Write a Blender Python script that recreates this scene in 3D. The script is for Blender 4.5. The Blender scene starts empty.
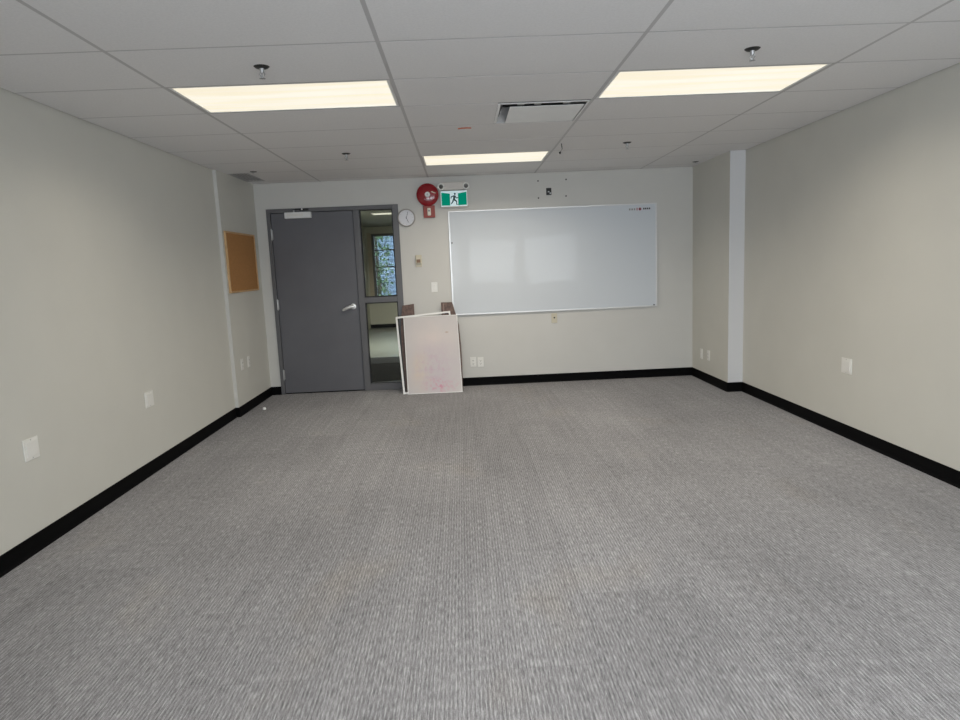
import bpy, bmesh, math, random
from mathutils import Matrix, Vector
random.seed(7)
scene = bpy.context.scene
COL = scene.collection
PI = math.pi

# ---------------------------------------------------------------- camera
cd = bpy.data.cameras.new('camera')
cd.sensor_width = 36.0
cd.lens = 658.14 / 960 * 36
cd.clip_start = 0.05
cam = bpy.data.objects.new('camera', cd)
COL.objects.link(cam)
Rm = ((0.99865754, 0.02256467, 0.04662557), (-0.02896666, 0.98950714, 0.14155052), (-0.04294229, -0.14271109, 0.98883240))
cam.matrix_world = Matrix(((Rm[0][0], Rm[0][2], -Rm[0][1], 1.5469), (Rm[1][0], Rm[1][2], -Rm[1][1], -3.1505),
                           (Rm[2][0], Rm[2][2], -Rm[2][1], 1.4202), (0, 0, 0, 1)))
scene.camera = cam
scene.view_settings.view_transform = 'Standard'
scene.view_settings.look = 'None'
scene.view_settings.gamma = 1.0
scene.view_settings.use_curve_mapping = False
scene.view_settings.exposure = 0.06

# ---------------------------------------------------------------- world: overcast bright sky outside the windows
SKY = 17.0
PANEL = 2.2
LAMP_W = 11.0
world = bpy.data.worlds.new('sky')
scene.world = world
world.use_nodes = True
wn, wl = world.node_tree.nodes, world.node_tree.links
bg = wn['Background']
tc = wn.new('ShaderNodeTexCoord'); sp = wn.new('ShaderNodeSeparateXYZ'); rp = wn.new('ShaderNodeValToRGB')
wl.new(tc.outputs['Generated'], sp.inputs[0]); wl.new(sp.outputs['Z'], rp.inputs[0]); wl.new(rp.outputs[0], bg.inputs['Color'])
rp.color_ramp.elements[0].position = 0.0; rp.color_ramp.elements[0].color = (0.62, 0.68, 0.74, 1)
rp.color_ramp.elements[1].position = 0.5; rp.color_ramp.elements[1].color = (0.79, 0.905, 1.0, 1)
bg.inputs['Strength'].default_value = SKY

WINS = [(0.34, 1.54), (1.75, 2.95), (3.16, 4.36)]
WZ0, WZ1 = 0.85, 2.07
YN = -3.9          # window wall, inner face
for x0, x1 in WINS:
    l = bpy.data.lights.new('sky_portal', 'AREA'); l.shape = 'RECTANGLE'
    l.size = x1 - x0; l.size_y = WZ1 - WZ0
    l.cycles.is_portal = True
    o = bpy.data.objects.new('sky_portal', l); COL.objects.link(o)
    o.location = ((x0 + x1) / 2, YN - 0.14, (WZ0 + WZ1) / 2)
    o.rotation_euler = (PI / 2, 0, 0)     # -Z of the lamp points along +Y, into the room

# ---------------------------------------------------------------- materials
def mat(name, color, rough=0.6, metal=0.0, var=0.06, scale=8.0, bump=0.0, bscale=200.0, spec=0.5, emit=None, es=0.0, coat=0.0):
    m = bpy.data.materials.new(name); m.use_nodes = True
    n, l = m.node_tree.nodes, m.node_tree.links
    b = n['Principled BSDF']
    t = n.new('ShaderNodeTexCoord'); ns = n.new('ShaderNodeTexNoise'); ns.inputs['Scale'].default_value = scale
    ns.inputs['Detail'].default_value = 3
    l.new(t.outputs['Object'], ns.inputs['Vector'])
    r = n.new('ShaderNodeValToRGB'); l.new(ns.outputs['Fac'], r.inputs[0])
    r.color_ramp.elements[0].position = 0.3; r.color_ramp.elements[1].position = 0.7
    r.color_ramp.elements[0].color = tuple(c * (1 - var) for c in color) + (1,)
    r.color_ramp.elements[1].color = tuple(min(1, c * (1 + var)) for c in color) + (1,)
    l.new(r.outputs[0], b.inputs['Base Color'])
    b.inputs['Roughness'].default_value = rough; b.inputs['Metallic'].default_value = metal
    b.inputs['Specular IOR Level'].default_value = spec
    b.inputs['Coat Weight'].default_value = coat
    if bump:
        n2 = n.new('ShaderNodeTexNoise'); n2.inputs['Scale'].default_value = bscale
        l.new(t.outputs['Object'], n2.inputs['Vector'])
        bp = n.new('ShaderNodeBump'); bp.inputs['Strength'].default_value = bump; bp.inputs['Distance'].default_value = 0.002
        l.new(n2.outputs['Fac'], bp.inputs['Height']); l.new(bp.outputs[0], b.inputs['Normal'])
    if emit:
        b.inputs['Emission Color'].default_value = tuple(emit) + (1,); b.inputs['Emission Strength'].default_value = es
    return m

def carpet():
    m = bpy.data.materials.new('ribbed_carpet'); m.use_nodes = True
    n, l = m.node_tree.nodes, m.node_tree.links
    b = n['Principled BSDF']; b.inputs['Roughness'].default_value = 0.95; b.inputs['Specular IOR Level'].default_value = 0.1
    b.inputs['Sheen Weight'].default_value = 0.15
    t = n.new('ShaderNodeTexCoord')
    def mapn(sc, rz=0.0):
        mp = n.new('ShaderNodeMapping'); mp.inputs['Scale'].default_value = sc; mp.inputs['Rotation'].default_value = (0, 0, rz)
        l.new(t.outputs['Object'], mp.inputs['Vector']); return mp
    def noise(sc, detail=2, rough=0.5):
        k = n.new('ShaderNodeTexNoise'); k.inputs['Scale'].default_value = 1.0; k.inputs['Detail'].default_value = detail
        k.inputs['Roughness'].default_value = rough
        l.new(mapn(sc).outputs[0], k.inputs['Vector']); return k
    def math_(op, a, bb, clamp=False):
        k = n.new('ShaderNodeMath'); k.operation = op; k.use_clamp = clamp
        for i, v in enumerate((a, bb)):
            if isinstance(v, (int, float)): k.inputs[i].default_value = v
            else: l.new(v, k.inputs[i])
        return k.outputs[0]
    rib = n.new('ShaderNodeTexWave'); rib.wave_type = 'BANDS'; rib.bands_direction = 'X'
    rib.inputs['Scale'].default_value = 22.0; rib.inputs['Distortion'].default_value = 1.2; rib.inputs['Detail'].default_value = 1.0
    rib.inputs['Detail Scale'].default_value = 3.0
    l.new(mapn((1, 1, 1)).outputs[0], rib.inputs['Vector'])
    yarn = noise((240, 20, 1), 3, 0.7)         # short dashes running along the ribs
    tuft = noise((420, 260, 1), 1)
    streak = noise((34, 1.1, 1), 3, 0.6)
    patch = noise((0.8, 0.55, 1), 4, 0.6)
    cross = noise((5, 22, 1), 3, 0.6)
    # carpet planks with a slightly different tone each, and their seams
    bk = n.new('ShaderNodeTexBrick'); bk.offset = 0.5; bk.inputs['Scale'].default_value = 1.0
    bk.inputs['Brick Width'].default_value = 1.0; bk.inputs['Row Height'].default_value = 0.5
    bk.inputs['Mortar Size'].default_value = 0.0025; bk.inputs['Mortar Smooth'].default_value = 1.0
    bk.inputs['Color1'].default_value = (0.42, 0.42, 0.42, 1); bk.inputs['Color2'].default_value = (0.58, 0.58, 0.58, 1)
    bk.inputs['Mortar'].default_value = (0.12, 0.12, 0.12, 1)
    l.new(mapn((1, 1, 1), PI / 2).outputs[0], bk.inputs['Vector'])
    v = math_('MULTIPLY', rib.outputs['Fac'], 0.13)
    v = math_('ADD', v, math_('MULTIPLY', yarn.outputs['Fac'], 0.95))
    v = math_('ADD', v, math_('MULTIPLY', tuft.outputs['Fac'], 0.40))
    v = math_('ADD', v, math_('MULTIPLY', streak.outputs['Fac'], 0.20))
    v = math_('ADD', v, math_('MULTIPLY', cross.outputs['Fac'], 0.08))
    v = math_('ADD', v, math_('MULTIPLY', patch.outputs['Fac'], 0.30))
    v = math_('ADD', v, math_('MULTIPLY', bk.outputs['Color'], 0.22))
    v = math_('SUBTRACT', v, 0.675)
    r = n.new('ShaderNodeValToRGB'); l.new(v, r.inputs[0])
    e = r.color_ramp.elements
    e[0].position = 0.16; e[0].color = (0.055, 0.053, 0.055, 1)
    e[1].position = 0.86; e[1].color = (0.62, 0.61, 0.61, 1)
    k = e.new(0.5); k.color = (0.260, 0.251, 0.257, 1)
    # faint yellowish wear marks
    st = noise((1.5, 1.1, 1), 3, 0.55); sr = n.new('ShaderNodeValToRGB'); l.new(st.outputs['Fac'], sr.inputs[0])
    sr.color_ramp.elements[0].position = 0.58; sr.color_ramp.elements[0].color = (0, 0, 0, 1)
    sr.color_ramp.elements[1].position = 0.72; sr.color_ramp.elements[1].color = (0.5, 0.5, 0.5, 1)
    mx = n.new('ShaderNodeMixRGB'); mx.blend_type = 'MULTIPLY'
    l.new(sr.outputs[0], mx.inputs[0]); l.new(r.outputs[0], mx.inputs[1]); mx.inputs[2].default_value = (1.0, 0.93, 0.82, 1)
    l.new(mx.outputs[0], b.inputs['Base Color'])
    bp = n.new('ShaderNodeBump'); bp.inputs['Strength'].default_value = 0.5; bp.inputs['Distance'].default_value = 0.003
    l.new(v, bp.inputs['Height']); l.new(bp.outputs[0], b.inputs['Normal'])
    return m

def glass_mat(name, tint=(1, 1, 1), rough=0.0, ior=1.5):
    m = bpy.data.materials.new(name); m.use_nodes = True
    n, l = m.node_tree.nodes, m.node_tree.links
    n.remove(n['Principled BSDF']); out = n['Material Output']
    tr = n.new('ShaderNodeBsdfTransparent'); tr.inputs[0].default_value = tint + (1,)
    gl = n.new('ShaderNodeBsdfGlossy'); gl.inputs['Roughness'].default_value = rough
    fr = n.new('ShaderNodeFresnel'); fr.inputs[0].default_value = ior
    mx = n.new('ShaderNodeMixShader')
    l.new(fr.outputs[0], mx.inputs[0]); l.new(tr.outputs[0], mx.inputs[1]); l.new(gl.outputs[0], mx.inputs[2])
    l.new(mx.outputs[0], out.inputs[0])
    return m

def whiteboard_mat(name, color, rough, bumpd, scale, stains=False):
    m = bpy.data.materials.new(name); m.use_nodes = True
    n, l = m.node_tree.nodes, m.node_tree.links
    b = n['Principled BSDF']; b.inputs['Base Color'].default_value = color + (1,)
    b.inputs['Roughness'].default_value = rough; b.inputs['Specular IOR Level'].default_value = 0.06
    t = n.new('ShaderNodeTexCoord')
    mp = n.new('ShaderNodeMapping'); mp.inputs['Scale'].default_value = scale
    l.new(t.outputs['Object'], mp.inputs[0])
    ns = n.new('ShaderNodeTexNoise'); ns.inputs['Scale'].default_value = 1.0; ns.inputs['Detail'].default_value = 1.0
    l.new(mp.outputs[0], ns.inputs['Vector'])
    bp = n.new('ShaderNodeBump'); bp.inputs['Strength'].default_value = 1.0; bp.inputs['Distance'].default_value = bumpd
    l.new(ns.outputs['Fac'], bp.inputs['Height']); l.new(bp.outputs[0], b.inputs['Normal'])
    if stains:      # rubbed-out pink marker, densest in the lower half, and a few darker pink dabs
        def blob(loc, sc, nscale, lo, hi, amt):
            m1 = n.new('ShaderNodeMapping'); m1.inputs['Location'].default_value = loc; m1.inputs['Scale'].default_value = sc
            m1.vector_type = 'TEXTURE'
            l.new(t.outputs['Object'], m1.inputs[0])
            g = n.new('ShaderNodeTexGradient'); g.gradient_type = 'SPHERICAL'; l.new(m1.outputs[0], g.inputs[0])
            k = n.new('ShaderNodeTexNoise'); k.inputs['Scale'].default_value = nscale; k.inputs['Detail'].default_value = 6
            k.inputs['Roughness'].default_value = 0.65
            l.new(t.outputs['Object'], k.inputs['Vector'])
            r = n.new('ShaderNodeValToRGB'); l.new(k.outputs['Fac'], r.inputs[0])
            r.color_ramp.elements[0].position = lo; r.color_ramp.elements[0].color = (0, 0, 0, 1)
            r.color_ramp.elements[1].position = hi; r.color_ramp.elements[1].color = (1, 1, 1, 1)
            q = n.new('ShaderNodeMath'); q.operation = 'MULTIPLY'; l.new(g.outputs['Fac'], q.inputs[0]); l.new(r.outputs[0], q.inputs[1])
            q2 = n.new('ShaderNodeMath'); q2.operation = 'MULTIPLY'; q2.use_clamp = True; l.new(q.outputs[0], q2.inputs[0]); q2.inputs[1].default_value = amt
            return q2.outputs[0]
        prev = None
        for (loc, sc, nsc, lo, hi, amt, col) in (
                ((0.30, 0, 0.62), (0.34, 1, 0.30), 4, 0.25, 0.6, 1.0, (0.72, 0.64, 0.61)),
                ((0.32, 0, 0.30), (0.36, 1, 0.42), 5, 0.25, 0.7, 1.1, (0.60, 0.51, 0.57)),
                ((0.14, 0, 0.26), (0.16, 1, 0.30), 6, 0.3, 0.6, 1.0, (0.70, 0.60, 0.51)),
                ((0.30, 0, 0.30), (0.26, 1, 0.26), 20, 0.48, 0.70, 0.9, (0.60, 0.40, 0.50)),
                ((0.37, 0, 0.09), (0.24, 1, 0.11), 22, 0.46, 0.64, 1.3, (0.66, 0.33, 0.42)),
                ((0.47, 0, 0.70), (0.025, 1, 0.012), 30, 0.2, 0.5, 1.2, (0.5, 0.36, 0.28))):
            mx = n.new('ShaderNodeMixRGB')
            l.new(blob(loc, sc, nsc, lo, hi, amt), mx.inputs[0])
            if prev: l.new(prev, mx.inputs[1])
            else: mx.inputs[1].default_value = color + (1,)
            mx.inputs[2].default_value = col + (1,); prev = mx.outputs[0]
        l.new(prev, b.inputs['Base Color'])
    return m

def diffuser_mat():
    m = bpy.data.materials.new('light_diffuser'); m.use_nodes = True
    n, l = m.node_tree.nodes, m.node_tree.links
    b = n['Principled BSDF']; b.inputs['Base Color'].default_value = (0.25, 0.25, 0.24, 1); b.inputs['Roughness'].default_value = 0.5; b.inputs['Specular IOR Level'].default_value = 0.2
    t = n.new('ShaderNodeTexCoord'); mp = n.new('ShaderNodeMapping'); mp.inputs['Scale'].default_value = (0.9, 11, 1)
    l.new(t.outputs['Object'], mp.inputs[0])
    k = n.new('ShaderNodeTexNoise'); k.inputs['Scale'].default_value = 1.0; k.inputs['Detail'].default_value = 1; l.new(mp.outputs[0], k.inputs['Vector'])
    r = n.new('ShaderNodeValToRGB'); l.new(k.outputs['Fac'], r.inputs[0])
    r.color_ramp.elements[0].position = 0.35; r.color_ramp.elements[0].color = (0.385, 0.348, 0.268, 1)
    r.color_ramp.elements[1].position = 0.62; r.color_ramp.elements[1].color = (0.41, 0.39, 0.335, 1)
    l.new(r.outputs[0], b.inputs['Emission Color']); b.inputs['Emission Strength'].default_value = PANEL
    return m

M = dict(
    wall=mat('wall_paint', (0.64, 0.63, 0.58), 0.55, var=0.015, scale=3, bump=0.15, bscale=350, spec=0.3),
    wallfar=mat('wall_paint_far', (0.64, 0.63, 0.60), 0.55, var=0.015, scale=3, bump=0.15, bscale=350, spec=0.3),
    white_wall=mat('white_wall_paint', (0.70, 0.70, 0.71), 0.55, var=0.01, scale=3, spec=0.3),
    tile=mat('ceiling_tile', (0.82, 0.81, 0.81), 0.9, var=0.03, scale=90, bump=0.3, bscale=260, spec=0.2),
    grid=mat('ceiling_grid_metal', (0.52, 0.51, 0.51), 0.45, var=0.02),
    plenum=mat('plenum_board', (0.05, 0.05, 0.05), 0.9),
    rubber=mat('black_rubber', (0.003, 0.003, 0.0034), 0.6, var=0.1, spec=0.06),
    door=mat('door_paint', (0.130, 0.130, 0.144), 0.42, var=0.05, scale=2.5, spec=0.45),
    frame=mat('door_frame_paint', (0.128, 0.127, 0.134), 0.4, var=0.04, scale=5, spec=0.45),
    gasket=mat('dark_gasket', (0.012, 0.012, 0.013), 0.6),
    chrome=mat('satin_metal', (0.88, 0.88, 0.87), 0.38, metal=0.55, var=0.03),
    steel=mat('dull_steel', (0.45, 0.45, 0.45), 0.4, metal=0.7),
    darkmetal=mat('dark_metal', (0.035, 0.035, 0.035), 0.4, metal=0.5),
    white=mat('white_plastic', (0.80, 0.79, 0.78), 0.35, var=0.02),
    whitemetal=mat('white_metal', (0.84, 0.84, 0.83), 0.35, var=0.02),
    plate=mat('plate_plastic', (0.82, 0.81, 0.77), 0.3, var=0.02),
    ivory=mat('ivory_plastic', (0.60, 0.55, 0.42), 0.4, var=0.03),
    slot=mat('slot_dark', (0.02, 0.02, 0.02), 0.6),
    alu=mat('aluminium_trim', (0.74, 0.74, 0.74), 0.3, metal=0.35, var=0.03),
    cork=mat('cork', (0.44, 0.225, 0.090), 0.9, var=0.28, scale=220, bump=0.5, bscale=300, spec=0.1),
    oak=mat('light_wood_trim', (0.60, 0.38, 0.19), 0.5, var=0.1, scale=20),
    red=mat('red_enamel', (0.30, 0.006, 0.014), 0.22, var=0.05, coat=0.4),
    redplastic=mat('red_plastic', (0.33, 0.055, 0.04), 0.45, var=0.05),
    tick=mat('pale_print', (0.5, 0.5, 0.53), 0.5), handgrey=mat('hand_grey', (0.2, 0.2, 0.23), 0.5),
    lampdark=mat('lamp_dark_glass', (0.10, 0.10, 0.09), 0.3, var=0.4, scale=60),
    letter=mat('faded_pink_print', (0.50, 0.24, 0.27), 0.5),
    lens=mat('clear_lens', (0.85, 0.8, 0.7), 0.15, var=0.05),
    greyprint=mat('grey_print', (0.30, 0.30, 0.31), 0.5),
    redprint=mat('red_print', (0.40, 0.09, 0.12), 0.5),
    blackprint=mat('black_print', (0.03, 0.03, 0.035), 0.5),
    greenlit=mat('green_lit_sign', (0.0, 0.25, 0.17), 0.8, var=0.02, emit=(0.0, 0.42, 0.25), es=0.25, spec=0.1),
    whitelit=mat('white_lit_sign', (0.7, 0.78, 0.8), 0.4, var=0.02, emit=(0.68, 0.92, 1.0), es=0.32, spec=0.1),
    darkgreen=mat('dark_green_print', (0.004, 0.06, 0.06), 0.5),
    beige=mat('beige_plastic', (0.66, 0.62, 0.58), 0.45, var=0.02),
    brown=mat('dark_brown_board', (0.125, 0.078, 0.066), 0.55, var=0.35, scale=30),
    brownlight=mat('worn_brown_edge', (0.24, 0.17, 0.15), 0.6, var=0.2, scale=30),
    clockrim=mat('clock_rim', (0.42, 0.39, 0.37), 0.35),
    clockface=mat('clock_face', (0.74, 0.74, 0.78), 0.4, var=0.03),
    orange=mat('orange_mark', (0.50, 0.14, 0.07), 0.6),
    thermo=mat('brown_plastic', (0.25, 0.15, 0.09), 0.5),
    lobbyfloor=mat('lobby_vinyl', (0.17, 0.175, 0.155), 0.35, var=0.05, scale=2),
    mat_dark=mat('dark_entrance_mat', (0.004, 0.0042, 0.0045), 0.9, var=0.25, scale=120, bump=0.4, spec=0.03),
    matedge=mat('grey_mat_border', (0.026, 0.027, 0.030), 0.8, var=0.1, spec=0.05),
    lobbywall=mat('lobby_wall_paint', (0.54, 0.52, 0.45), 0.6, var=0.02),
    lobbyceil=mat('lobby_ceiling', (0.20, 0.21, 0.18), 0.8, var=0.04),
    tan=mat('tan_casing', (0.50, 0.42, 0.33), 0.5),
    siding=mat('blue_siding', (0.17, 0.22, 0.31), 0.7, var=0.05),
    leaf=mat('leaves', (0.07, 0.13, 0.055), 0.6, var=0.4, scale=9),
    bark=mat('bark', (0.05, 0.035, 0.025), 0.8, var=0.3),
    ground=mat('outside_ground', (0.12, 0.13, 0.11), 0.9, var=0.3),
    carpet=carpet(), tinted=glass_mat('tinted_glass', (0.47, 0.48, 0.49)), glass=glass_mat('window_glass'), sideglass=glass_mat('sidelight_glass', (0.88, 0.92, 0.90)),
    board=whiteboard_mat('whiteboard_surface', (0.665, 0.705, 0.75), 0.015, 0.006, (1.6, 1, 2.6)),
    stained=whiteboard_mat('stained_board_surface', (0.62, 0.585, 0.58), 0.25, 0.001, (3, 1, 3), True),
    diffuser=diffuser_mat(),
)

# ---------------------------------------------------------------- mesh helpers
class MB:
    def __init__(s): s.bm = bmesh.new()
    def box(s, x0, x1, y0, y1, z0, z1, bev=0.0, mtx=None):
        b = bmesh.new()
        bmesh.ops.create_cube(b, size=1.0)
        bmesh.ops.scale(b, vec=(x1 - x0, y1 - y0, z1 - z0), verts=b.verts)
        bmesh.ops.translate(b, vec=((x0 + x1) / 2, (y0 + y1) / 2, (z0 + z1) / 2), verts=b.verts)
        if bev: bmesh.ops.bevel(b, geom=b.edges[:], offset=bev, segments=2, affect='EDGES', profile=0.5)
        s._merge(b, mtx); return s
    def _merge(s, b, mtx=None):
        if mtx: bmesh.ops.transform(b, matrix=mtx, verts=b.verts)
        me = bpy.data.meshes.new('tmp'); b.to_mesh(me); b.free(); s.bm.from_mesh(me); bpy.data.meshes.remove(me)
    def cyl(s, c, axis, r, h, r2=None, seg=32, mtx=None):
        b = bmesh.new()
        bmesh.ops.create_cone(b, cap_ends=True, segments=seg, radius1=r, radius2=r if r2 is None else r2, depth=h)
        rot = {'z': Matrix(), 'y': Matrix.Rotation(PI / 2, 4, 'X'), 'x': Matrix.Rotation(PI / 2, 4, 'Y')}[axis]
        bmesh.ops.transform(b, matrix=Matrix.Translation(c) @ rot, verts=b.verts)
        s._merge(b, mtx); return s
    def lathe(s, prof, c, axis='z', seg=40, sign=1):
        """prof: (radius, height along axis) pairs"""
        b = bmesh.new(); rings = []
        for r, h in prof:
            ring = []
            for i in range(seg):
                a = 2 * PI * i / seg; u, v = r * math.cos(a), r * math.sin(a)
                p = {'z': (u, v, sign * h), 'y': (u, sign * h, v), 'x': (sign * h, u, v)}[axis]
                ring.append(b.verts.new((p[0] + c[0], p[1] + c[1], p[2] + c[2])))
            rings.append(ring)
        for k in range(len(rings) - 1):
            for i in range(seg):
                b.faces.new((rings[k][i], rings[k][(i + 1) % seg], rings[k + 1][(i + 1) % seg], rings[k + 1][i]))
        b.faces.new(rings[0]); b.faces.new(rings[-1])
        bmesh.ops.recalc_face_normals(b, faces=b.faces)
        s._merge(b); return s
    def tube(s, pts, r, seg=8):
        b = bmesh.new(); pts = [Vector(p) for p in pts]; rings = []
        for i, p in enumerate(pts):
            d = (pts[min(i + 1, len(pts) - 1)] - pts[max(i - 1, 0)]).normalized()
            up = Vector((0, 0, 1)) if abs(d.z) < 0.9 else Vector((1, 0, 0))
            a = d.cross(up).normalized(); c = d.cross(a).normalized()
            rr = r[i] if isinstance(r, (list, tuple)) else r
            rings.append([b.verts.new(p + (a * math.cos(t) + c * math.sin(t)) * rr) for t in [2 * PI * k / seg for k in range(seg)]])
        for k in range(len(rings) - 1):
            for i in range(seg):
                b.faces.new((rings[k][i], rings[k][(i + 1) % seg], rings[k + 1][(i + 1) % seg], rings[k + 1][i]))
        b.faces.new(rings[0]); b.faces.new(rings[-1])
        bmesh.ops.recalc_face_normals(b, faces=b.faces)
        s._merge(b); return s
    def prism(s, poly, y0, y1, mtx=None):
        """poly in x,z extruded from y0 to y1"""
        b = bmesh.new()
        f = [b.verts.new((x, y0, z)) for x, z in poly]; g = [b.verts.new((x, y1, z)) for x, z in poly]
        b.faces.new(f); b.faces.new(g[::-1]); k = len(poly)
        for i in range(k): b.faces.new((f[i], f[(i + 1) % k], g[(i + 1) % k], g[i]))
        bmesh.ops.recalc_face_normals(b, faces=b.faces)
        s._merge(b, mtx); return s
    def build(s, name, m, parent=None, smooth=False, loc=None):
        me = bpy.data.meshes.new(name); s.bm.to_mesh(me); s.bm.free()
        me.materials.append(M[m] if isinstance(m, str) else m)
        if smooth:
            me.polygons.foreach_set('use_smooth', [True] * len(me.polygons))
            me.set_sharp_from_angle(angle=math.radians(35))
        o = bpy.data.objects.new(name, me); COL.objects.link(o)
        if parent: o.parent = parent
        if loc: o.location = loc
        return o

def struct(o, label=None):
    o['kind'] = 'structure'
    if label: o['label'] = label
    return o
def tag(o, label, cat, group=None, kind=None):
    o['label'] = label; o['category'] = cat
    if group: o['group'] = group
    if kind: o['kind'] = kind
    return o
def empty(name, loc, rot=(0, 0, 0)):
    o = bpy.data.objects.new(name, None); COL.objects.link(o); o.location = loc; o.rotation_euler = rot
    o.empty_display_size = 0.1
    return o
def copy_tree(o, parent=None):
    c = o.copy(); COL.objects.link(c)
    if parent: c.parent = parent
    for ch in list(o.children): copy_tree(ch, c)
    return c

# ---------------------------------------------------------------- room shell
XL, XLb, XR, XRb = -0.798, -0.764, 4.425, 4.270
YL, YR, YB, H = 3.45, 3.53, 4.591, 2.435
T = 0.15
struct(MB().box(XL - T, XR + T, YN - T, YB + 0.03, -0.12, 0).build('floor', 'carpet'), 'grey ribbed carpet floor of the empty room')
struct(MB().box(XL - T, XL, YN - T, YB + T, 0, H + 0.3).build('wall_left', 'wall'), 'long beige wall on the left')
struct(MB().box(XL, XLb, YL, YB, 0, H + 0.02).build('trim_1', 'wall'), 'slightly proud beige wall section holding the cork board')
struct(MB().box(XR, XR + T, YN - T, YB + T, 0, H + 0.3).build('wall_right', 'wall'), 'long beige wall on the right')
struct(MB().box(XRb, XR, YR + 0.004, YB, 0, H + 0.02).build('trim_2', 'wall'), 'beige wall section projecting in the far right corner')
struct(MB().box(XRb + 0.0005, XR, YR, YR + 0.004, 0.0, H).build('trim_3', 'white_wall'), 'narrow white end face of the projecting wall section')
struct(MB().box(XL, XLb - 0.0005, YL - 0.004, YL, 0.0, H).build('trim_4', 'wallfar'), 'thin white end face of the left wall section')
DX0, DX1, DZ = -0.643, 0.860, 2.150
w = MB().box(XL, DX0, YB, YB + T, 0, H + 0.3).box(DX1, XR, YB, YB + T, 0, H + 0.3).box(DX0, DX1, YB, YB + T, DZ, H + 0.3)
struct(w.build('wall_far', 'wallfar'), 'far wall with the door and the mounted whiteboard')
w = MB().box(XL, WINS[0][0], YN - T, YN, 0, H + 0.3)
for (a, b), (c, d) in zip(WINS, WINS[1:]): w.box(b, c, YN - T, YN, 0, H + 0.3)
w.box(WINS[-1][1], XR, YN - T, YN, 0, H + 0.3)
for a, b in WINS: w.box(a, b, YN - T, YN, 0, WZ0).box(a, b, YN - T, YN, WZ1, H + 0.3)
struct(w.build('wall_near', 'wall'), 'window wall behind the camera')
for i, (a, b) in enumerate(WINS):
    e = struct(empty('window_%d' % (i + 1), ((a + b) / 2, YN - 0.08, WZ0)))
    f = MB(); hw = (b - a) / 2; hh = WZ1 - WZ0
    for s in (-1, 1): f.box(s * hw - (0.045 if s > 0 else 0), s * hw + (0.045 if s < 0 else 0), -0.03, 0.03, 0, hh)
    f.box(-hw, hw, -0.03, 0.03, 0, 0.045).box(-hw, hw, -0.03, 0.03, hh - 0.045, hh)
    f.build('window_frame', 'frame', e)
    MB().box(-hw + 0.045, hw - 0.045, -0.004, 0.004, 0.045, hh - 0.045).build('glass_pane', 'glass', e)
    MB().box(-hw, hw, 0.03, 0.11, 0.0, 0.02, 0.004).build('window_sill', 'white_wall', e)

# ceiling: tiles on a T-bar grid
PX, BARX, BARY = 1.22, 0.024, 0.020
ROW = {0: 0.0, 1: 0.605, 2: 1.215, 3: 1.845, 4: 2.465, 5: 3.115, 6: 3.745, 7: 4.37}
for r in range(-7, 0): ROW[r] = 0.61 * r
ROW[8] = 5.0
xs = [XL] + [PX * i for i in range(4)] + [XR]
rows = list(range(-6, 8))
LIGHTS = [(0, 1), (2, 1), (1, 5), (1, -4)]     # (column, row)
VENT = (2, 2)
tl = MB()
for ci in range(5):
    a, b = xs[ci], xs[ci + 1]
    for r in range(-7, 8):
        y0, y1 = max(ROW[r], YN), min(ROW[r + 1], YB)
        if y1 - y0 < 0.02: continue
        if (ci - 1, r) in LIGHTS: continue
        aa = a
        if ci == 2 and r == 2:
            aa, bb = a, 1.839
            tl.box(aa + 0.010, bb - 0.006, y0 + 0.0075, y1 - 0.0075, H, H + 0.02); continue
        if ci == 0 and r == 6:   # the return grille fills part of this tile, beside the left wall
            tl.box(-0.552, b - 0.010, y0 + 0.0075, y1 - 0.0075, H, H + 0.02); continue
        if ci == 0 and r == 5:
            pass
        tl.box(aa + 0.010, b - 0.010, y0 + 0.0075, y1 - 0.0075, H, H + 0.02)
struct(tl.build('ceiling', 'tile'), 'suspended ceiling of pale grey lay-in tiles')
g = MB()
for i in range(4): g.box(PX * i - BARX / 2, PX * i + BARX / 2, YN, YB, H + 0.0001, H + 0.006)
for r in rows:
    y = ROW[r]
    for ci in range(5):
        g.box(xs[ci], xs[ci + 1], y - BARY / 2, y + BARY / 2, H + 0.0004, H + 0.0055)
g.box(XL, XR, YB - 0.02, YB, H + 0.0001, H + 0.006).box(XL, XR, YN, YN + 0.02, H + 0.0001, H + 0.006)
g.box(XRb - 0.02, XRb, YR - 0.02, YB, H + 0.0001, H + 0.006).box(XRb - 0.02, XR, YR - 0.02, YR, H + 0.0001, H + 0.006)
struct(g.build('trim_5', 'grid'), 'pale metal grid bars of the suspended ceiling')
struct(MB().box(XL - T, XR + T, YN - T, YB + T, H + 0.28, H + 0.36).build('ceiling_deck', 'plenum'), 'dark deck above the suspended ceiling')

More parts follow.
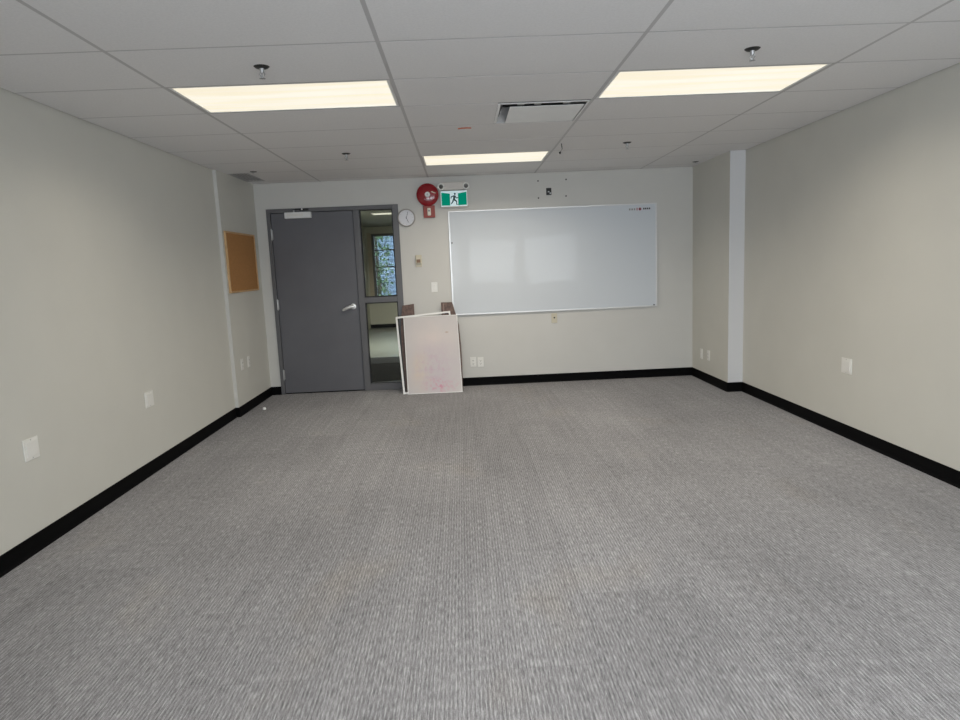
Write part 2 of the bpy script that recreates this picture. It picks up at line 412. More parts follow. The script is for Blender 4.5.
# baseboards (black rubber cove base, a little toe at the bottom)
def base(name, p0, p1, nrm, hgt=0.098):
    """runs from p0 to p1 on the wall whose inward normal is nrm"""
    p0, p1, nn = Vector(p0 + (0,)), Vector(p1 + (0,)), Vector(nrm + (0,))
    L = (p1 - p0).length; d = (p1 - p0).normalized()
    mt = Matrix(((d.x, nn.x, 0, p0.x), (d.y, nn.y, 0, p0.y), (0, 0, 1, 0), (0, 0, 0, 1)))
    b = bmesh.new(); prof = [(0, 0), (0.014, 0), (0.013, 0.004), (0.007, 0.012), (0.005, 0.02), (0.005, hgt - 0.003), (0.003, hgt), (0, hgt)]
    f = [b.verts.new((0, y, z)) for y, z in prof]; e = [b.verts.new((L, y, z)) for y, z in prof]
    b.faces.new(f); b.faces.new(e)
    for i in range(len(prof)): b.faces.new((f[i], f[(i + 1) % len(prof)], e[(i + 1) % len(prof)], e[i]))
    bmesh.ops.transform(b, matrix=mt, verts=b.verts); bmesh.ops.recalc_face_normals(b, faces=b.faces)
    k = MB(); k._merge(b)
    return struct(k.build(name, 'rubber'), 'black rubber baseboard')
base('baseboard_left', (XL, YN), (XL, YL - 0.004), (1, 0))
base('baseboard_left_step', (XL, YL - 0.004), (XLb + 0.006, YL - 0.004), (0, -1))
base('baseboard_left_far', (XLb, YL - 0.008), (XLb, YB), (1, 0))
base('baseboard_far_left', (XLb, YB), (DX0, YB), (0, -1))
base('baseboard_far', (DX1, YB), (XRb, YB), (0, -1))
base('baseboard_right_far', (XRb, YR - 0.005), (XRb, YB), (-1, 0))
base('baseboard_right_step', (XRb - 0.005, YR), (XR, YR), (0, -1))
base('baseboard_right', (XR, YN), (XR, YR), (-1, 0))
base('baseboard_near', (XL, YN), (XR, YN), (0, 1))

# ---------------------------------------------------------------- lobby seen through the sidelight
LY = 13.0
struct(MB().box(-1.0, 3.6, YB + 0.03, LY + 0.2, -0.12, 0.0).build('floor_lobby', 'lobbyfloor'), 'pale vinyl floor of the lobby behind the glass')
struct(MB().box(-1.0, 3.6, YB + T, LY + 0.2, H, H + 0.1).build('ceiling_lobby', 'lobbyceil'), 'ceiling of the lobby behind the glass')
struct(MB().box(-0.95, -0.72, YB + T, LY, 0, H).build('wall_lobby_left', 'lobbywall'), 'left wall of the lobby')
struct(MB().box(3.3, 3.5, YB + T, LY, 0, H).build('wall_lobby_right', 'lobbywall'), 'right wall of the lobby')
LX0, LX1, LZ0, LZ1 = -0.575, 0.95, 0.70, 2.27
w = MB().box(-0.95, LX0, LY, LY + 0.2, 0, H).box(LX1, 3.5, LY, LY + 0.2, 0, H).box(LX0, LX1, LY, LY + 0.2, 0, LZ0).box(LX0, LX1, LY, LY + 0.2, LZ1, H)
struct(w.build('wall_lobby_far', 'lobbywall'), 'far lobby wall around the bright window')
struct(MB().box(-0.72, 3.3, LY - 0.02, LY, 0.0, 0.09).build('baseboard_lobby', 'matedge'), 'grey baseboard of the far lobby wall')
e = struct(empty('window_4', (0, LY + 0.05, LZ0)))
f = MB()
f.box(LX0, LX0 + 0.06, -0.05, 0.05, 0, LZ1 - LZ0).box(LX1 - 0.06, LX1, -0.05, 0.05, 0, LZ1 - LZ0)
f.box(LX0, LX1, -0.05, 0.05, 0, 0.06).box(LX0, LX1, -0.05, 0.05, LZ1 - LZ0 - 0.06, LZ1 - LZ0)
f.box(LX0, LX1, -0.02, 0.02, 0.76, 0.785).box(LX0, LX1, -0.02, 0.02, 1.17, 1.19)
f.build('window_frame', 'frame', e)
MB().box(LX0 + 0.06, LX1 - 0.06, -0.003, 0.003, 0.06, LZ1 - LZ0 - 0.06).build('glass_pane', 'tinted', e)  # pane tint added to dim the bright view outside
MB().box(LX0 - 0.10, LX0, -0.075, -0.05, -0.04, LZ1 - LZ0 + 0.02).build('window_casing', 'tan', e)
rug = MB().box(-0.6, 3.0, YB + 0.25, 7.45, 0.0, 0.010).build('entrance_mat', 'mat_dark')
MB().box(-0.6, 3.0, 6.75, 7.45, 0.010, 0.0115).build('mat_border', 'matedge', rug)
tag(rug, 'dark entrance mat on the lobby floor behind the sidelight glass', 'mat')
# outside the lobby window
struct(MB().box(-14, 16, LY + 0.2, LY + 30, -0.5, -0.1).build('ground', 'ground'), 'ground outside the lobby window')
hs = empty('house', (0.6, LY + 9, -0.1))  # facade added to block the over-bright sky in the lobby window
w = MB()
for k in range(34):
    w.prism([(-7.0, k * 0.17), (7.5, k * 0.17), (7.5, k * 0.17 + 0.165), (-7.0, k * 0.17 + 0.165)], 0.0, 0.4)
    w.box(-7.0, 7.5, -0.02, 0.0, k * 0.17, k * 0.17 + 0.03)
w.build('siding_wall', 'siding', hs)
MB().box(1.2, 2.4, -0.05, 0.1, 1.2, 2.5).build('house_window', 'white', hs)
tag(hs, 'blue clapboard house wall covering the bright sky outside the lobby window', 'house')
tree = empty('tree', (-1.0, LY + 4.0, -0.1))
MB().tube([(0, 0, 0), (0.05, 0, 1.0), (0.0, 0.05, 2.2), (0.1, 0, 3.4)], [0.09, 0.075, 0.055, 0.02]).build('trunk', 'bark', tree)
b = bmesh.new()
for k in range(650):
    while True:
        p = Vector((random.uniform(-1, 1), random.uniform(-1, 1), random.uniform(-1, 1)))
        if p.length < 1: break
    c = Vector((p.x * 0.50, p.y * 0.5, 1.7 + p.z * 1.6))
    rot = Matrix.Rotation(random.uniform(0, 6.28), 3, 'Z') @ Matrix.Rotation(random.uniform(0, 3.1), 3, 'X')
    sx, sy = random.uniform(0.03, 0.05), random.uniform(0.05, 0.09)
    vs = [b.verts.new(c + rot @ Vector(q)) for q in ((0, -sy, 0), (sx, 0, 0.01), (0, sy, 0), (-sx, 0, 0.01))]
    b.faces.new(vs)
k = MB(); k._merge(b); k.build('foliage', 'leaf', tree)
tag(tree, 'small green leafy tree outside the lobby window', 'tree')

# ---------------------------------------------------------------- door and sidelight in one grey steel frame
fr = struct(empty('door_frame', (0, YB, 0)), 'grey steel frame around the door and its glass sidelight')
y0, y1 = -0.012, 0.11
f = MB().box(DX0, -0.600, y0, y1, 0, DZ, 0.003).box(0.792, DX1, y0, y1, 0, DZ, 0.003).box(-0.600, 0.792, y0, y1, 2.105, DZ, 0.003)
f.box(0.341, 0.412, y0, y1, 0, 2.105, 0.003).box(0.412, 0.792, y0, y1, 1.040, 1.102, 0.003).box(0.412, 0.792, y0, y1, 0, 0.080, 0.003)
f.build('frame_members', 'frame', fr)
s = MB()
for z0, z1 in ((1.102, 2.105), (0.080, 1.040)):
    s.box(0.412, 0.424, 0.012, 0.04, z0, z1).box(0.780, 0.792, 0.012, 0.04, z0, z1).box(0.424, 0.780, 0.012, 0.04, z0, z0 + 0.012).box(0.424, 0.780, 0.012, 0.04, z1 - 0.012, z1)
s.build('glazing_bead', 'gasket', fr)
p_ = MB().box(0.424, 0.780, 0.022, 0.028, 1.114, 2.093).build('upper_glass_pane', 'sideglass', fr)
p_ = MB().box(0.424, 0.780, 0.022, 0.028, 0.092, 1.028).build('lower_glass_pane', 'sideglass', fr)
MB().box(-0.600, 0.341, 0.06, 0.075, 0.0, 2.105).build('door_stop', 'gasket', fr)
dr = struct(empty('door_1', (-0.13, YB, 0)), 'plain dark grey door with a silver lever')
def dx(v): return v + 0.13
MB().box(dx(-0.596), dx(0.337), 0.004, 0.048, 0.014, 2.101, 0.002).build('door_leaf', 'door', dr)
for z in (1.865, 1.062, 0.235):
    h = MB().cyl((dx(-0.600), -0.010, z), 'z', 0.0075, 0.115, seg=12).cyl((dx(-0.600), -0.010, z + 0.06), 'z', 0.005, 0.01, seg=12).cyl((dx(-0.600), -0.010, z - 0.06), 'z', 0.005, 0.01, seg=12)
    h.box(dx(-0.600), dx(-0.586), -0.004, 0.004, z - 0.055, z + 0.055)
    h.build('hinge', 'steel', dr)
h = empty('door_handle', (dx(0.272), 0.004, 1.005)); h.parent = dr
MB().lathe([(0.001, 0), (0.033, 0), (0.033, 0.006), (0.029, 0.011), (0.016, 0.013), (0.013, 0.05), (0.001, 0.052)], (0, 0, 0), 'y', 32, -1).build('rose', 'chrome', h, True)
MB().tube([(0.004, -0.045, 0.002), (-0.03, -0.050, -0.002), (-0.07, -0.052, -0.014), (-0.105, -0.050, -0.032), (-0.118, -0.042, -0.040)], [0.021, 0.021, 0.019, 0.016, 0.011], 12).build('lever', 'chrome', h, True)
c = empty('door_closer', (dx(-0.278), 0.004, 2.070)); c.parent = dr
MB().box(-0.150, 0.150, -0.055, 0.0, -0.034, 0.034, 0.006).build('closer_body', 'whitemetal', c)
MB().box(-0.125, 0.06, -0.0565, -0.055, -0.012, 0.012).build('cover_label', 'plate', c)
MB().cyl((-0.045, -0.03, 0.045), 'z', 0.009, 0.03, seg=12).build('spindle', 'steel', c)
MB().tube([(-0.045, -0.03, 0.062), (-0.02, -0.07, 0.064), (0.06, -0.045, 0.064)], 0.007).tube([(0.06, -0.045, 0.064), (0.10, -0.025, 0.062)], 0.006).box(0.02, 0.12, -0.03, -0.0165, 0.050, 0.072, 0.002).build('closer_arm', 'darkmetal', c)
MB().cyl((0.052, -0.05, 0.064), 'z', 0.009, 0.016, seg=12).build('arm_joint', 'chrome', c)
MB().box(dx(-0.596), dx(0.337), 0.006, 0.046, 0.003, 0.014).build('door_sweep', 'rubber', dr)

# ---------------------------------------------------------------- ceiling lights
lp = empty('ceiling_light', (0, 0, 0))
w_, d_ = PX / 2 - 0.014, 0.305 - 0.007
f = MB()
for s in (-1, 1):
    f.box(s * w_ - (0.016 if s > 0 else 0), s * w_ + (0.016 if s < 0 else 0), -d_, d_, 0.0005, 0.05)
    f.box(-w_, w_, s * d_ - (0.016 if s > 0 else 0), s * d_ + (0.016 if s < 0 else 0), 0.0005, 0.05)
f.box(-w_, w_, -d_, d_, 0.05, 0.08)
f.build('light_frame', 'whitemetal', lp)
MB().box(-w_ + 0.016, w_ - 0.016, -d_ + 0.016, d_ - 0.016, 0.004, 0.012).build('light_diffuser', 'diffuser', lp)
labels = ['lit rectangular ceiling light panel above left, nearer the door side of the room',
          'lit rectangular ceiling light panel above right, beside the right wall',
          'farthest lit ceiling light panel, in the middle just before the whiteboard wall',
          'lit ceiling light panel overhead behind the camera']
for i, (ci, r) in enumerate(LIGHTS):
    o = lp if i == 0 else copy_tree(lp)
    o.location = (PX * (ci + 0.5), (ROW[r] + ROW[r + 1]) / 2, H)
    tag(o, labels[i], 'ceiling light', 'recessed ceiling light panels')
    # the fitting's own light: a prismatic lens throws it mostly downwards
    l = bpy.data.lights.new('panel_light', 'AREA'); l.shape = 'RECTANGLE'; l.size = 1.14; l.size_y = 0.56
    l.energy = LAMP_W; l.color = (1.0, 0.91, 0.77); l.spread = math.radians(152)
    lo_ = bpy.data.objects.new('panel_light', l); COL.objects.link(lo_); lo_.parent = o; lo_.location = (0, 0, -0.001)
# lobby linear light
ll = empty('lobby_light', (0.62, 8.95, H - 0.001))
MB().box(-0.62, 0.62, -0.16, 0.16, -0.03, 0.0).build('light_frame', 'whitemetal', ll)
MB().box(-0.60, 0.60, -0.14, 0.14, -0.034, -0.03).build('light_diffuser', 'diffuser', ll)
l = bpy.data.lights.new('panel_light', 'AREA'); l.shape = 'RECTANGLE'; l.size = 1.18; l.size_y = 0.26
l.energy = 120; l.color = (1.0, 0.95, 0.84); l.spread = math.radians(160)
lo_ = bpy.data.objects.new('panel_light', l); COL.objects.link(lo_); lo_.parent = ll; lo_.location = (0, 0, -0.036)
tag(ll, 'long lit light fitting on the lobby ceiling, seen through the sidelight', 'ceiling light')

# ---------------------------------------------------------------- supply air diffuser
v = empty('air_diffuser', (2.135, 1.555, H))
a = 0.300
f = MB()
fw = 0.018
f.box(-a, a, -a, -a + fw, 0.0005, 0.004).box(-a, a, a - fw, a, 0.0005, 0.004).box(-a, -a + fw, -a + fw, a - fw, 0.0005, 0.004).box(a - fw, a, -a + fw, a - fw, 0.0005, 0.004)
f.build('diffuser_frame', 'whitemetal', v)
b = bmesh.new(); q = a - fw; q2 = q - 0.045
lo = [b.verts.new(p + (0.004,)) for p in ((-q, -q), (q, -q), (q, q), (-q, q))]; hi = [b.verts.new(p + (0.10,)) for p in ((-q2, -q2), (q2, -q2), (q2, q2), (-q2, q2))]
for i in range(4): b.faces.new((lo[i], lo[(i + 1) % 4], hi[(i + 1) % 4], hi[i]))
k = MB(); k._merge(b); k.build('diffuser_neck', 'steel', v)
MB().box(-q2, q2, -q2, q2, 0.10, 0.105).build('duct_opening', 'slot', v)
MB().box(-0.218, 0.273, -0.212, 0.270, -0.0015, 0.001).build('diffuser_plaque', 'whitemetal', v)
for x in (-0.17, -0.06, 0.13): MB().box(x, x + 0.045, -0.255, -0.222, 0.006, 0.02).build('hanger_clip', 'steel', v)
tag(v, 'square white air diffuser with dark gap, in the ceiling between the light panels', 'vent')

# return grille in the far left corner of the ceiling
v = empty('return_grille', (-0.660, 3.97, H))
f = MB()
f.box(-0.100, 0.104, -0.24, -0.222, 0.0003, 0.006).box(-0.100, 0.104, 0.378, 0.396, 0.0003, 0.006).box(-0.100, -0.084, -0.222, 0.378, 0.0003, 0.006).box(0.088, 0.104, -0.222, 0.378, 0.0003, 0.006)
f.build('grille_frame', 'grid', v)
f = MB()
for k_ in range(5):
    x = -0.070 + k_ * 0.034
    f.box(x, x + 0.014, -0.222, 0.378, 0.001, 0.008)
f.box(-0.084, 0.088, 0.07, 0.08, 0.001, 0.008)
f.build('grille_slat', 'grid', v)['kind'] = 'stuff'
MB().box(-0.084, 0.088, -0.222, 0.378, 0.014, 0.016).build('grille_backing', 'darkmetal', v)
tag(v, 'slatted grey ceiling grille in the far left corner', 'vent')

# ---------------------------------------------------------------- sprinklers
sp_ = empty('sprinkler', (0, 0, H))
MB().lathe([(0.010, 0.006), (0.040, 0.004), (0.041, -0.001), (0.030, -0.010), (0.016, -0.013), (0.001, -0.013)], (0, 0, 0), 'z', 32).build('escutcheon', 'darkmetal', sp_, True)
MB().cyl((0, 0, -0.022), 'z', 0.009, 0.022, 0.012, 16).tube([(0.008, 0, -0.028), (0.013, 0, -0.040), (0.002, 0, -0.056)], 0.0026).tube([(-0.008, 0, -0.028), (-0.013, 0, -0.040), (-0.002, 0, -0.056)], 0.0026).cyl((0, 0, -0.043), 'z', 0.0025, 0.024, seg=8).build('sprinkler_body', 'steel', sp_, True)
d = MB().cyl((0, 0, -0.058), 'z', 0.006, 0.004, seg=16)
for k_ in range(10): d.box(0.005, 0.015, -0.002, 0.002, -0.060, -0.0585, mtx=Matrix.Rotation(k_ * PI / 5, 4, 'Z'))
d.build('deflector', 'steel', sp_)
for i, (x, y, lb) in enumerate([(0.611, 0.300, 'nearest left ceiling sprinkler, in front of the left light panel'),
                                (3.060, 0.300, 'nearest right ceiling sprinkler, in front of the right light panel'),
                                (0.591, 2.835, 'far ceiling sprinkler left of the middle light, above the door side'),
                                (3.065, 2.835, 'far ceiling sprinkler right of the middle light, above the whiteboard')]):
    o = sp_ if i == 0 else copy_tree(sp_)
    o.location = (x, y, H + 0.003); tag(o, lb, 'sprinkler', 'pendant ceiling sprinklers')
for x, y, lb in [(4.161, 4.20, 'small dark recessed ceiling cap near the right corner'), (-0.470, 3.66, 'small dark recessed ceiling cap beside the corner grille')]:
    o = empty('recessed_sprinkler', (x, y, H + 0.003))
    MB().lathe([(0.001, 0.004), (0.036, 0.004), (0.037, -0.002), (0.028, -0.007), (0.001, -0.008)], (0, 0, 0), 'z', 28).build('cap_ring', 'darkmetal', o, True)
    MB().cyl((0, 0, -0.012), 'z', 0.010, 0.010, seg=16).build('cap_center', 'steel', o)
    tag(o, lb, 'sprinkler', 'recessed dark ceiling caps')
wr = MB().tube([(2.470, 2.760, H + 0.01), (2.473, 2.760, H - 0.02), (2.478, 2.765, H - 0.045), (2.462, 2.770, H - 0.070)], 0.004).cyl((2.458, 2.771, H - 0.076), 'z', 0.008, 0.016, seg=12).build('hanging_wire', 'slot')
tag(wr, 'short black wire hanging from the ceiling right of the middle light', 'wire')
om = MB().tube([(1.575, 1.955, H - 0.001), (1.60, 1.94, H - 0.002), (1.64, 1.935, H - 0.002), (1.672, 1.948, H - 0.001)], 0.006).build('orange_streak', 'orange')  # thin orange streak lying on the tile
tag(om, 'small orange streak on the ceiling tile left of the air diffuser', 'mark')

# ---------------------------------------------------------------- mounted whiteboard
BX0, BX1, BZ0, BZ1 = 1.428, 3.845, 0.848, 2.046
wb = empty('whiteboard', ((BX0 + BX1) / 2, YB, BZ0))
bw, bh = (BX1 - BX0) / 2, BZ1 - BZ0
MB().box(-bw + 0.006, bw - 0.006, -0.014, -0.001, 0.006, bh - 0.006).build('writing_surface', 'board', wb)
f = MB()
f.box(-bw, -bw + 0.016, -0.020, 0, 0, bh, 0.002).box(bw - 0.016, bw, -0.020, 0, 0, bh, 0.002)
f.box(-bw + 0.016, bw - 0.016, -0.020, 0, 0, 0.014, 0.002).box(-bw + 0.016, bw - 0.016, -0.020, 0, bh - 0.014, bh, 0.002)
f.build('board_frame', 'alu', wb)
for x, z in ((-bw + 0.030, bh - 0.36), (bw - 0.040, 0.020)):
    MB().cyl((x, -0.016, z), 'y', 0.008, 0.008, seg=12).build('fixing_screw', 'slot', wb)
lb = MB().box(bw - 0.36, bw - 0.05, -0.0146, -0.014, bh - 0.088, bh - 0.040).build('maker_label', M['board'], wb)
lx, lz = bw - 0.325, bh - 0.064
k = MB()
for i in range(3): k.box(lx + i * 0.028, lx + i * 0.028 + 0.018, -0.0152, -0.0146, lz - 0.012, lz + 0.010)
k.build('grey_lettering', 'greyprint', lb)
k = MB().box(lx + 0.088, lx + 0.100, -0.0152, -0.0146, lz - 0.014, lz + 0.014).cyl((lx + 0.128, -0.0149, lz), 'y', 0.017, 0.0006, seg=24)
k.build('red_emblem', 'redprint', lb)
MB().cyl((lx + 0.128, -0.0153, lz), 'y', 0.009, 0.0006, seg=20).build('emblem_center', 'blackprint', lb)
k = MB()
for i in range(4): k.box(lx + 0.165 + i * 0.022, lx + 0.165 + i * 0.022 + 0.016, -0.0152, -0.0146, lz - 0.008, lz + 0.012)
k.build('black_lettering', 'blackprint', lb)
tag(wb, 'large white dry-erase board with thin metal frame mounted on the far wall', 'whiteboard')

# ---------------------------------------------------------------- cork board on the left
cb = empty('cork_board', (XLb, 3.953, 1.247))
MB().box(0.001, 0.012, -0.450, 0.450, 0.012, 0.602).build('cork_surface', 'cork', cb)
f = MB()
f.box(0, 0.020, -0.462, -0.444, 0, 0.614, 0.002).box(0, 0.020, 0.444, 0.462, 0, 0.614, 0.002).box(0, 0.020, -0.444, 0.444, 0, 0.018, 0.002).box(0, 0.020, -0.444, 0.444, 0.596, 0.614, 0.002)
f.build('wood_frame', 'oak', cb)
tag(cb, 'brown cork notice board in a thin light wood frame, left of the door', 'notice board')

# ---------------------------------------------------------------- fire bell, strobe, exit unit, clock
o = empty('fire_alarm_bell', (1.207, YB, 2.238))
MB().lathe([(0.001, 0), (0.075, 0), (0.075, 0.02), (0.118, 0.022), (0.127, 0.030), (0.126, 0.040), (0.110, 0.052), (0.080, 0.060), (0.040, 0.064), (0.001, 0.065)], (0, 0, 0), 'y', 48, -1).build('gong', 'red', o, True)
MB().lathe([(0.001, 0.064), (0.030, 0.064), (0.030, 0.069), (0.022, 0.073), (0.001, 0.074)], (0, 0, 0), 'y', 32, -1).build('gong_boss', 'white', o, True)
MB().cyl((0, -0.076, 0), 'y', 0.011, 0.006, seg=16).build('center_bolt', 'steel', o)
k = MB()
for i in range(7):
    a_ = math.radians(-125 + i * 11)
    k.box(-0.004, 0.004, -0.0645, -0.0585, -0.006, 0.006, mtx=Matrix.Translation((0.062 * math.cos(a_), 0, 0.062 * math.sin(a_))) @ Matrix.Rotation(-a_ - PI / 2, 4, 'Y'))
k.build('curved_lettering', 'letter', o)['kind'] = 'stuff'
k = MB().prism([(0.042, 0.028), (0.090, 0.008), (0.096, 0.014), (0.050, 0.034)], -0.0632, -0.052)
k.build('reflective_sticker', 'lens', o)
tag(o, 'round red fire alarm bell high on the far wall', 'alarm bell')
o = empty('alarm_strobe', (1.215, YB, 2.050))
MB().box(-0.066, 0.066, -0.030, 0, -0.068, 0.068, 0.006).build('strobe_plate', 'redplastic', o)
MB().box(-0.020, 0.020, -0.050, -0.030, -0.045, 0.040, 0.008).build('strobe_lens', 'lens', o)
MB().cyl((0, -0.052, 0.008), 'y', 0.010, 0.006, seg=16).build('strobe_lamp', 'greyprint', o)
tag(o, 'small square red strobe with clear lens just below the alarm bell', 'alarm strobe')

o = empty('exit_sign', (1.507, YB, 2.092))
MB().box(-0.135, 0.135, -0.07, 0, 0.185, 0.272, 0.006).build('battery_housing', 'beige', o)
for s in (-1, 1):
    h = empty('lamp_head', (s * 0.138, -0.055, 0.228)); h.parent = o
    mt = Matrix.Rotation(s * 0.15, 4, 'Z') @ Matrix.Rotation(0.2, 4, 'X')
    k = MB(); bb = MB().lathe([(0.001, -0.02), (0.028, -0.02), (0.040, 0.015), (0.040, 0.03), (0.036, 0.031), (0.034, 0.024), (0.001, 0.022)], (0, 0, 0), 'y', 28, -1)
    bmesh.ops.transform(bb.bm, matrix=mt, verts=bb.bm.verts); bb.build('lamp_reflector', 'plate', h, True)
    bb = MB().lathe([(0.001, 0.0225), (0.024, 0.0235), (0.020, 0.030), (0.001, 0.032)], (0, 0, 0), 'y', 28, -1)
    bmesh.ops.transform(bb.bm, matrix=mt, verts=bb.bm.verts); bb.build('lamp_lens', 'lampdark', h, True)
MB().box(-0.158, 0.158, -0.045, -0.015, -0.006, 0.180, 0.004).build('sign_body', 'beige', o)
MB().box(-0.006, 0.006, -0.04, -0.02, 0.176, 0.19).build('sign_bracket', 'beige', o)
n_ = 8
top = [(-0.148 + 0.296 * i / n_, 0.172 - 0.016 * math.sin(PI * i / n_)) for i in range(n_ + 1)]
face = MB().prism([(-0.148, 0.006), (0.148, 0.006), (0.148, 0.176), (-0.148, 0.176)], -0.0465, -0.045).build('sign_face', 'whitelit', o)
# two green door-panels either side of a white opening, bowed top draws lamp spill
for s in (-1, 1):
    pl = [(s * 0.143, 0.016), (s * 0.046, 0.014), (s * 0.046, 0.146), (s * 0.095, 0.154), (s * 0.143, 0.162)]
    MB().prism(pl if s > 0 else pl[::-1], -0.0478, -0.0465).build('green_panel', 'greenlit', face)
k = MB()
k.cyl((0.010, -0.0475, 0.142), 'y', 0.0115, 0.002, seg=20)                                        # head
k.prism([(-0.006, 0.126), (0.016, 0.126), (0.010, 0.078), (-0.014, 0.080)], -0.0485, -0.0465)      # torso
k.prism([(-0.004, 0.126), (-0.034, 0.116), (-0.040, 0.092), (-0.032, 0.090), (-0.026, 0.107), (-0.006, 0.112)], -0.0484, -0.0466)   # rear arm
k.prism([(0.014, 0.124), (0.030, 0.100), (0.046, 0.104), (0.048, 0.096), (0.028, 0.089), (0.010, 0.108)], -0.0486, -0.0467)    # front arm
k.prism([(-0.013, 0.084), (0.001, 0.080), (-0.010, 0.052), (-0.034, 0.026), (-0.043, 0.030), (-0.024, 0.056)], -0.0487, -0.0468)   # rear leg
k.prism([(-0.008, 0.084), (0.010, 0.082), (0.034, 0.062), (0.030, 0.030), (0.046, 0.026), (0.046, 0.020), (0.020, 0.022), (0.022, 0.056), (0.000, 0.066)], -0.0483, -0.0469)   # front leg
k.build('running_figure', 'darkgreen', face)
tag(o, 'green running-man exit sign with two emergency lamp heads above it', 'exit sign')

o = empty('wall_clock', (0.950, YB, 1.992))
MB().lathe([(0.001, 0), (0.108, 0), (0.110, 0.012), (0.106, 0.026), (0.098, 0.030), (0.094, 0.022), (0.001, 0.020)], (0, 0, 0), 'y', 48, -1).build('clock_rim', 'clockrim', o, True)
f_ = MB().lathe([(0.001, 0.0202), (0.0945, 0.0202), (0.0945, 0.0222), (0.001, 0.0222)], (0, 0, 0), 'y', 48, -1).build('clock_face', 'clockface', o)
k = MB()
for i in range(12):
    k.box(-0.0018, 0.0018, -0.0232, -0.0222, 0.074, 0.088, mtx=Matrix.Rotation(i * PI / 6, 4, 'Y'))
k.build('hour_mark', 'tick', f_)['kind'] = 'stuff'
def hand(name, ang, L, wdt, y):
    MB().box(-wdt, wdt, y - 0.001, y, -0.012, L, mtx=Matrix.Rotation(ang, 4, 'Y')).build(name, 'handgrey', o)
hand('minute_hand', math.radians(18), 0.078, 0.0028, -0.024)
hand('hour_hand', math.radians(158), 0.062, 0.0032, -0.0255)
MB().cyl((0, -0.025, 0), 'y', 0.006, 0.006, seg=16).build('hand_pivot', 'handgrey', o)
o.scale = (0.93, 1, 0.93)
tag(o, 'small round wall clock with white face beside the door frame', 'clock')

# ---------------------------------------------------------------- thermostat, switch, plates
o = empty('thermostat', (1.063, YB, 1.497))
MB().box(-0.036, 0.036, -0.008, 0, -0.068, 0.068, 0.003).build('back_plate', 'ivory', o)
MB().box(-0.030, 0.030, -0.034, -0.008, -0.030, 0.062, 0.004).build('thermostat_cover', 'ivory', o)
MB().box(-0.022, 0.022, -0.036, -0.034, -0.020, 0.018, 0.0008).build('dial_window', 'thermo', o)
tag(o, 'small beige thermostat on the wall below the clock', 'thermostat')
o = empty('light_switch', (1.228, YB, 1.187))
MB().box(-0.035, 0.035, -0.006, 0, -0.057, 0.057, 0.002).build('cover_plate', 'plate', o)
MB().box(-0.016, 0.016, -0.010, -0.006, -0.033, 0.033, 0.002).build('rocker', 'plate', o)
tag(o, 'white rocker light switch between the door and the whiteboard', 'light switch')
o = empty('wall_jack', (2.622, YB, 0.762))
MB().box(-0.033, 0.033, -0.008, 0, -0.056, 0.056, 0.002).build('cover_plate', 'ivory', o)
MB().cyl((0, -0.009, 0.006), 'y', 0.010, 0.004, seg=16).build('jack_socket', 'slot', o)
tag(o, 'yellowish plate with a round jack just below the whiteboard', 'wall plate')

# on the far wall the face looks along -y; on side walls the same object is turned
def outlet(loc, rz, lbl, grp):
    o = empty('power_outlet', loc, (0, 0, rz))
    MB().box(-0.035, 0.035, -0.006, 0, -0.057, 0.057, 0.002).build('cover_plate', 'plate', o)
    MB().box(-0.017, 0.017, -0.009, -0.006, -0.034, 0.034, 0.001).build('socket_face', 'plate', o)
    k = MB()
    for z in (-0.019, 0.019):
        k.box(-0.008, -0.005, -0.0096, -0.009, z - 0.004, z + 0.006).box(0.005, 0.008, -0.0096, -0.009, z - 0.004, z + 0.006).cyl((0, -0.0093, z - 0.010), 'y', 0.003, 0.0006, seg=10)
    k.build('socket_slots', 'slot', o)
    tag(o, lbl, 'outlet', grp); return o
def blank(loc, rz, lbl, grp, hw=0.035, inner=True):
    o = empty('wall_plate', loc, (0, 0, rz))
    MB().box(-hw, hw, -0.006, 0, -0.058, 0.058, 0.002).build('cover_plate', 'plate', o)
    if inner: MB().box(-hw + 0.016, hw - 0.016, -0.009, -0.006, -0.040, 0.040, 0.001).build('plate_insert', 'plate', o)
    for s in (-1, 1): MB().cyl((0, -0.0065, s * 0.049), 'y', 0.003, 0.002, seg=10).build('plate_screw', 'steel', o)
    tag(o, lbl, 'wall plate', grp); return o
outlet((1.642, YB, 0.284), 0, 'left outlet of the pair right of the leaning boards', 'outlets low on the far wall')
outlet((1.730, YB, 0.280), 0, 'right outlet of the pair right of the leaning boards', 'outlets low on the far wall')
RZL, RZR = PI / 2, -PI / 2
blank((XL, 0.338, 0.551), RZL, 'white wall plate low on the left wall, nearest the camera', 'plates on the side walls', 0.060)
blank((XL, 1.688, 0.547), RZL, 'white wall plate halfway along the left wall', 'plates on the side walls', 0.062)
blank((XR, 1.682, 0.548), RZR, 'white wall plate low on the right wall', 'plates on the side walls', 0.064)
outlet((XLb, 3.66, 0.508), RZL, 'left outlet of the pair below the cork board', 'outlets below the cork board')
outlet((XLb, 3.872, 0.508), RZL, 'right outlet of the pair below the cork board, nearer the door', 'outlets below the cork board')
blank((XRb, 4.282, 0.302), RZR, 'left slim plate low in the far right corner', 'plates in the right corner', 0.036)
outlet((XRb, 4.066, 0.310), RZR, 'outlet right of the slim corner plate, near the white wall end', 'plates in the right corner')

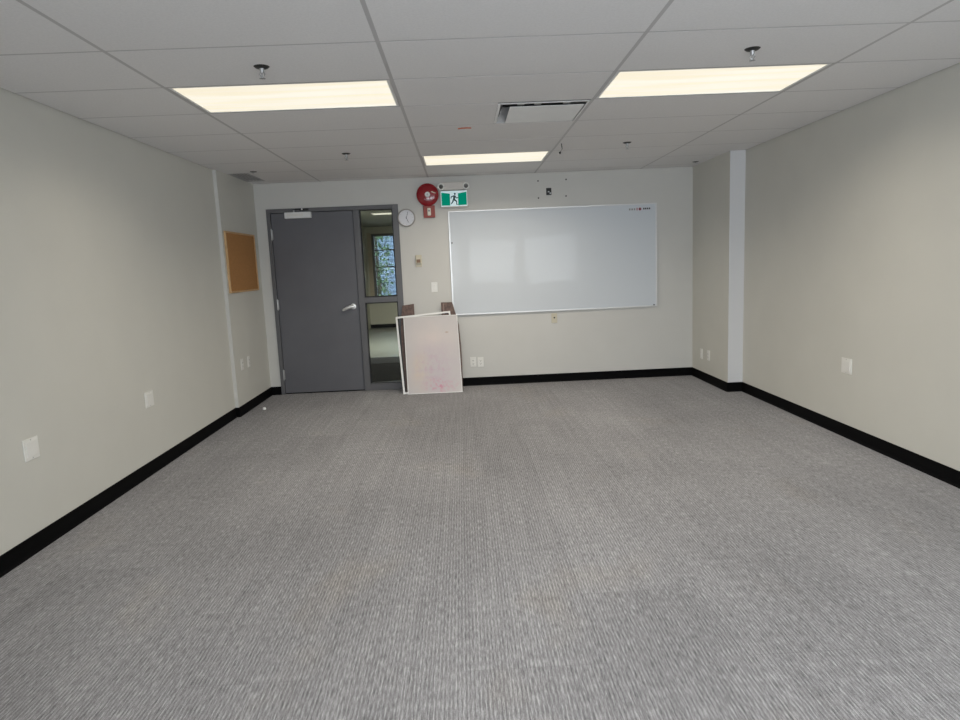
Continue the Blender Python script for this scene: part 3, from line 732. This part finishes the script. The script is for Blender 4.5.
# hole where a bracket was, and four screw holes
o = empty('wall_junction_box', (2.598, YB, 2.222))
MB().box(-0.030, 0.030, -0.003, 0, -0.040, 0.040).build('open_box', 'slot', o)
MB().box(-0.012, 0.006, -0.006, -0.003, -0.008, 0.004).box(0.010, 0.022, -0.006, -0.003, -0.030, -0.010).build('box_terminal', 'steel', o)
tag(o, 'open black junction box in the wall above the whiteboard', 'junction box')
for (x, z, lb) in ((2.477, 2.345, 'upper left'), (2.800, 2.349, 'upper right'), (2.477, 2.154, 'lower left'), (2.796, 2.164, 'lower right')):
    o = MB().cyl((0, -0.002, 0), 'y', 0.009, 0.004, seg=12).cyl((0, -0.004, 0), 'y', 0.004, 0.004, seg=8).build('wall_anchor', 'slot', loc=(x, YB, z))
    tag(o, lb + ' of the four dark wall anchors around the open junction box', 'wall anchor', 'wall anchors above the whiteboard')

# white cap on the floor
o = MB().lathe([(0.001, 0), (0.017, 0), (0.018, 0.010), (0.014, 0.022), (0.001, 0.025)], (0, 0, 0), 'z', 20).build('bottle_cap', 'whitemetal', None, True, (-0.607, 3.763, 0.0))
tag(o, 'tiny white cap lying on the carpet near the left corner', 'cap')

# ---------------------------------------------------------------- boards leaning on the far wall
def lean(y_bottom, slope, x, rz=0.0):
    """frame of a sheet standing at y_bottom and leaning back; local x right, local z up the sheet, local y into the wall"""
    a_ = math.atan(slope)
    return Matrix.Translation((x, y_bottom, 0.0)) @ Matrix.Rotation(-a_, 4, 'X') @ Matrix.Rotation(rz, 4, 'Y')
# two dark brown boards behind
o = MB().prism([(0.018, 0), (0.160, 0), (0.138, 1.043), (0.003, 1.028), (-0.012, 0.90), (-0.021, 0.78), (-0.022, 0.60), (-0.010, 0.36)], 0, 0.018).build('brown_board', 'brown')
o.matrix_world = lean(4.285, 0.275, 0.842)
tag(o, 'dark brown board leaning on the wall beside the door frame, left behind the frame', 'board', 'dark brown boards leaning on the wall')
o = MB().prism([(0.0, 0), (0.212, 0), (0.214, 0.36), (0.210, 0.535), (0.196, 0.77), (0.165, 0.905), (0.130, 1.040), (0.0, 1.043)], 0, 0.010).build('curved_brown_board', 'brown')
o.matrix_world = lean(4.285, 0.262, 1.297)
MB().box(0.022, 0.034, -0.001, 0.0, 0.2, 1.03).build('worn_stripe', 'brownlight', o)
tag(o, 'dark brown board with curved right edge leaning behind the stained board', 'board', 'dark brown boards leaning on the wall')
# white open frame, tipped slightly
o = MB()
W_, H_, t_ = 0.637, 0.905, 0.020
o.box(0, t_, 0, 0.012, 0, H_).box(W_ - t_, W_, 0, 0.012, 0, H_).box(t_, W_ - t_, 0, 0.012, 0, t_).box(t_, W_ - t_, 0, 0.012, H_ - t_, H_)
o = o.build('picture_frame', 'whitemetal')
o.matrix_world = lean(4.240, 0.295, 0.827, math.radians(-4.0))
tag(o, 'empty thin white frame tipped to the left behind the stained board', 'frame')
# stained whiteboard in front
o = empty('stained_whiteboard', (0, 0, 0)); o.matrix_world = lean(4.222, 0.296, 0.880)
W_, H_ = 0.622, 0.900
sh = 0.012
MB().prism([(0.005, 0.005), (W_ - 0.005, 0.005), (W_ - 0.005 - 2 * sh, H_ - 0.005), (0.005 - 2 * sh, H_ - 0.005)], 0.001, 0.008).build('writing_surface', 'stained', o)
k = MB()
k.prism([(0, 0), (0.007, 0), (0.007 - 2 * sh, H_), (-2 * sh, H_)], -0.001, 0.010).prism([(W_ - 0.007, 0), (W_, 0), (W_ - 2 * sh, H_), (W_ - 0.007 - 2 * sh, H_)], -0.001, 0.010)
k.prism([(0.007, 0), (W_ - 0.007, 0), (W_ - 0.007, 0.007), (0.007, 0.007)], -0.001, 0.010).prism([(0.007 - 2 * sh, H_ - 0.007), (W_ - 0.007 - 2 * sh, H_ - 0.007), (W_ - 0.007 - 2 * sh, H_), (0.007 - 2 * sh, H_)], -0.001, 0.010)
k.build('board_edge', 'whitemetal', o)
tag(o, 'small whiteboard with pink marker stains leaning on the wall by the door', 'whiteboard')
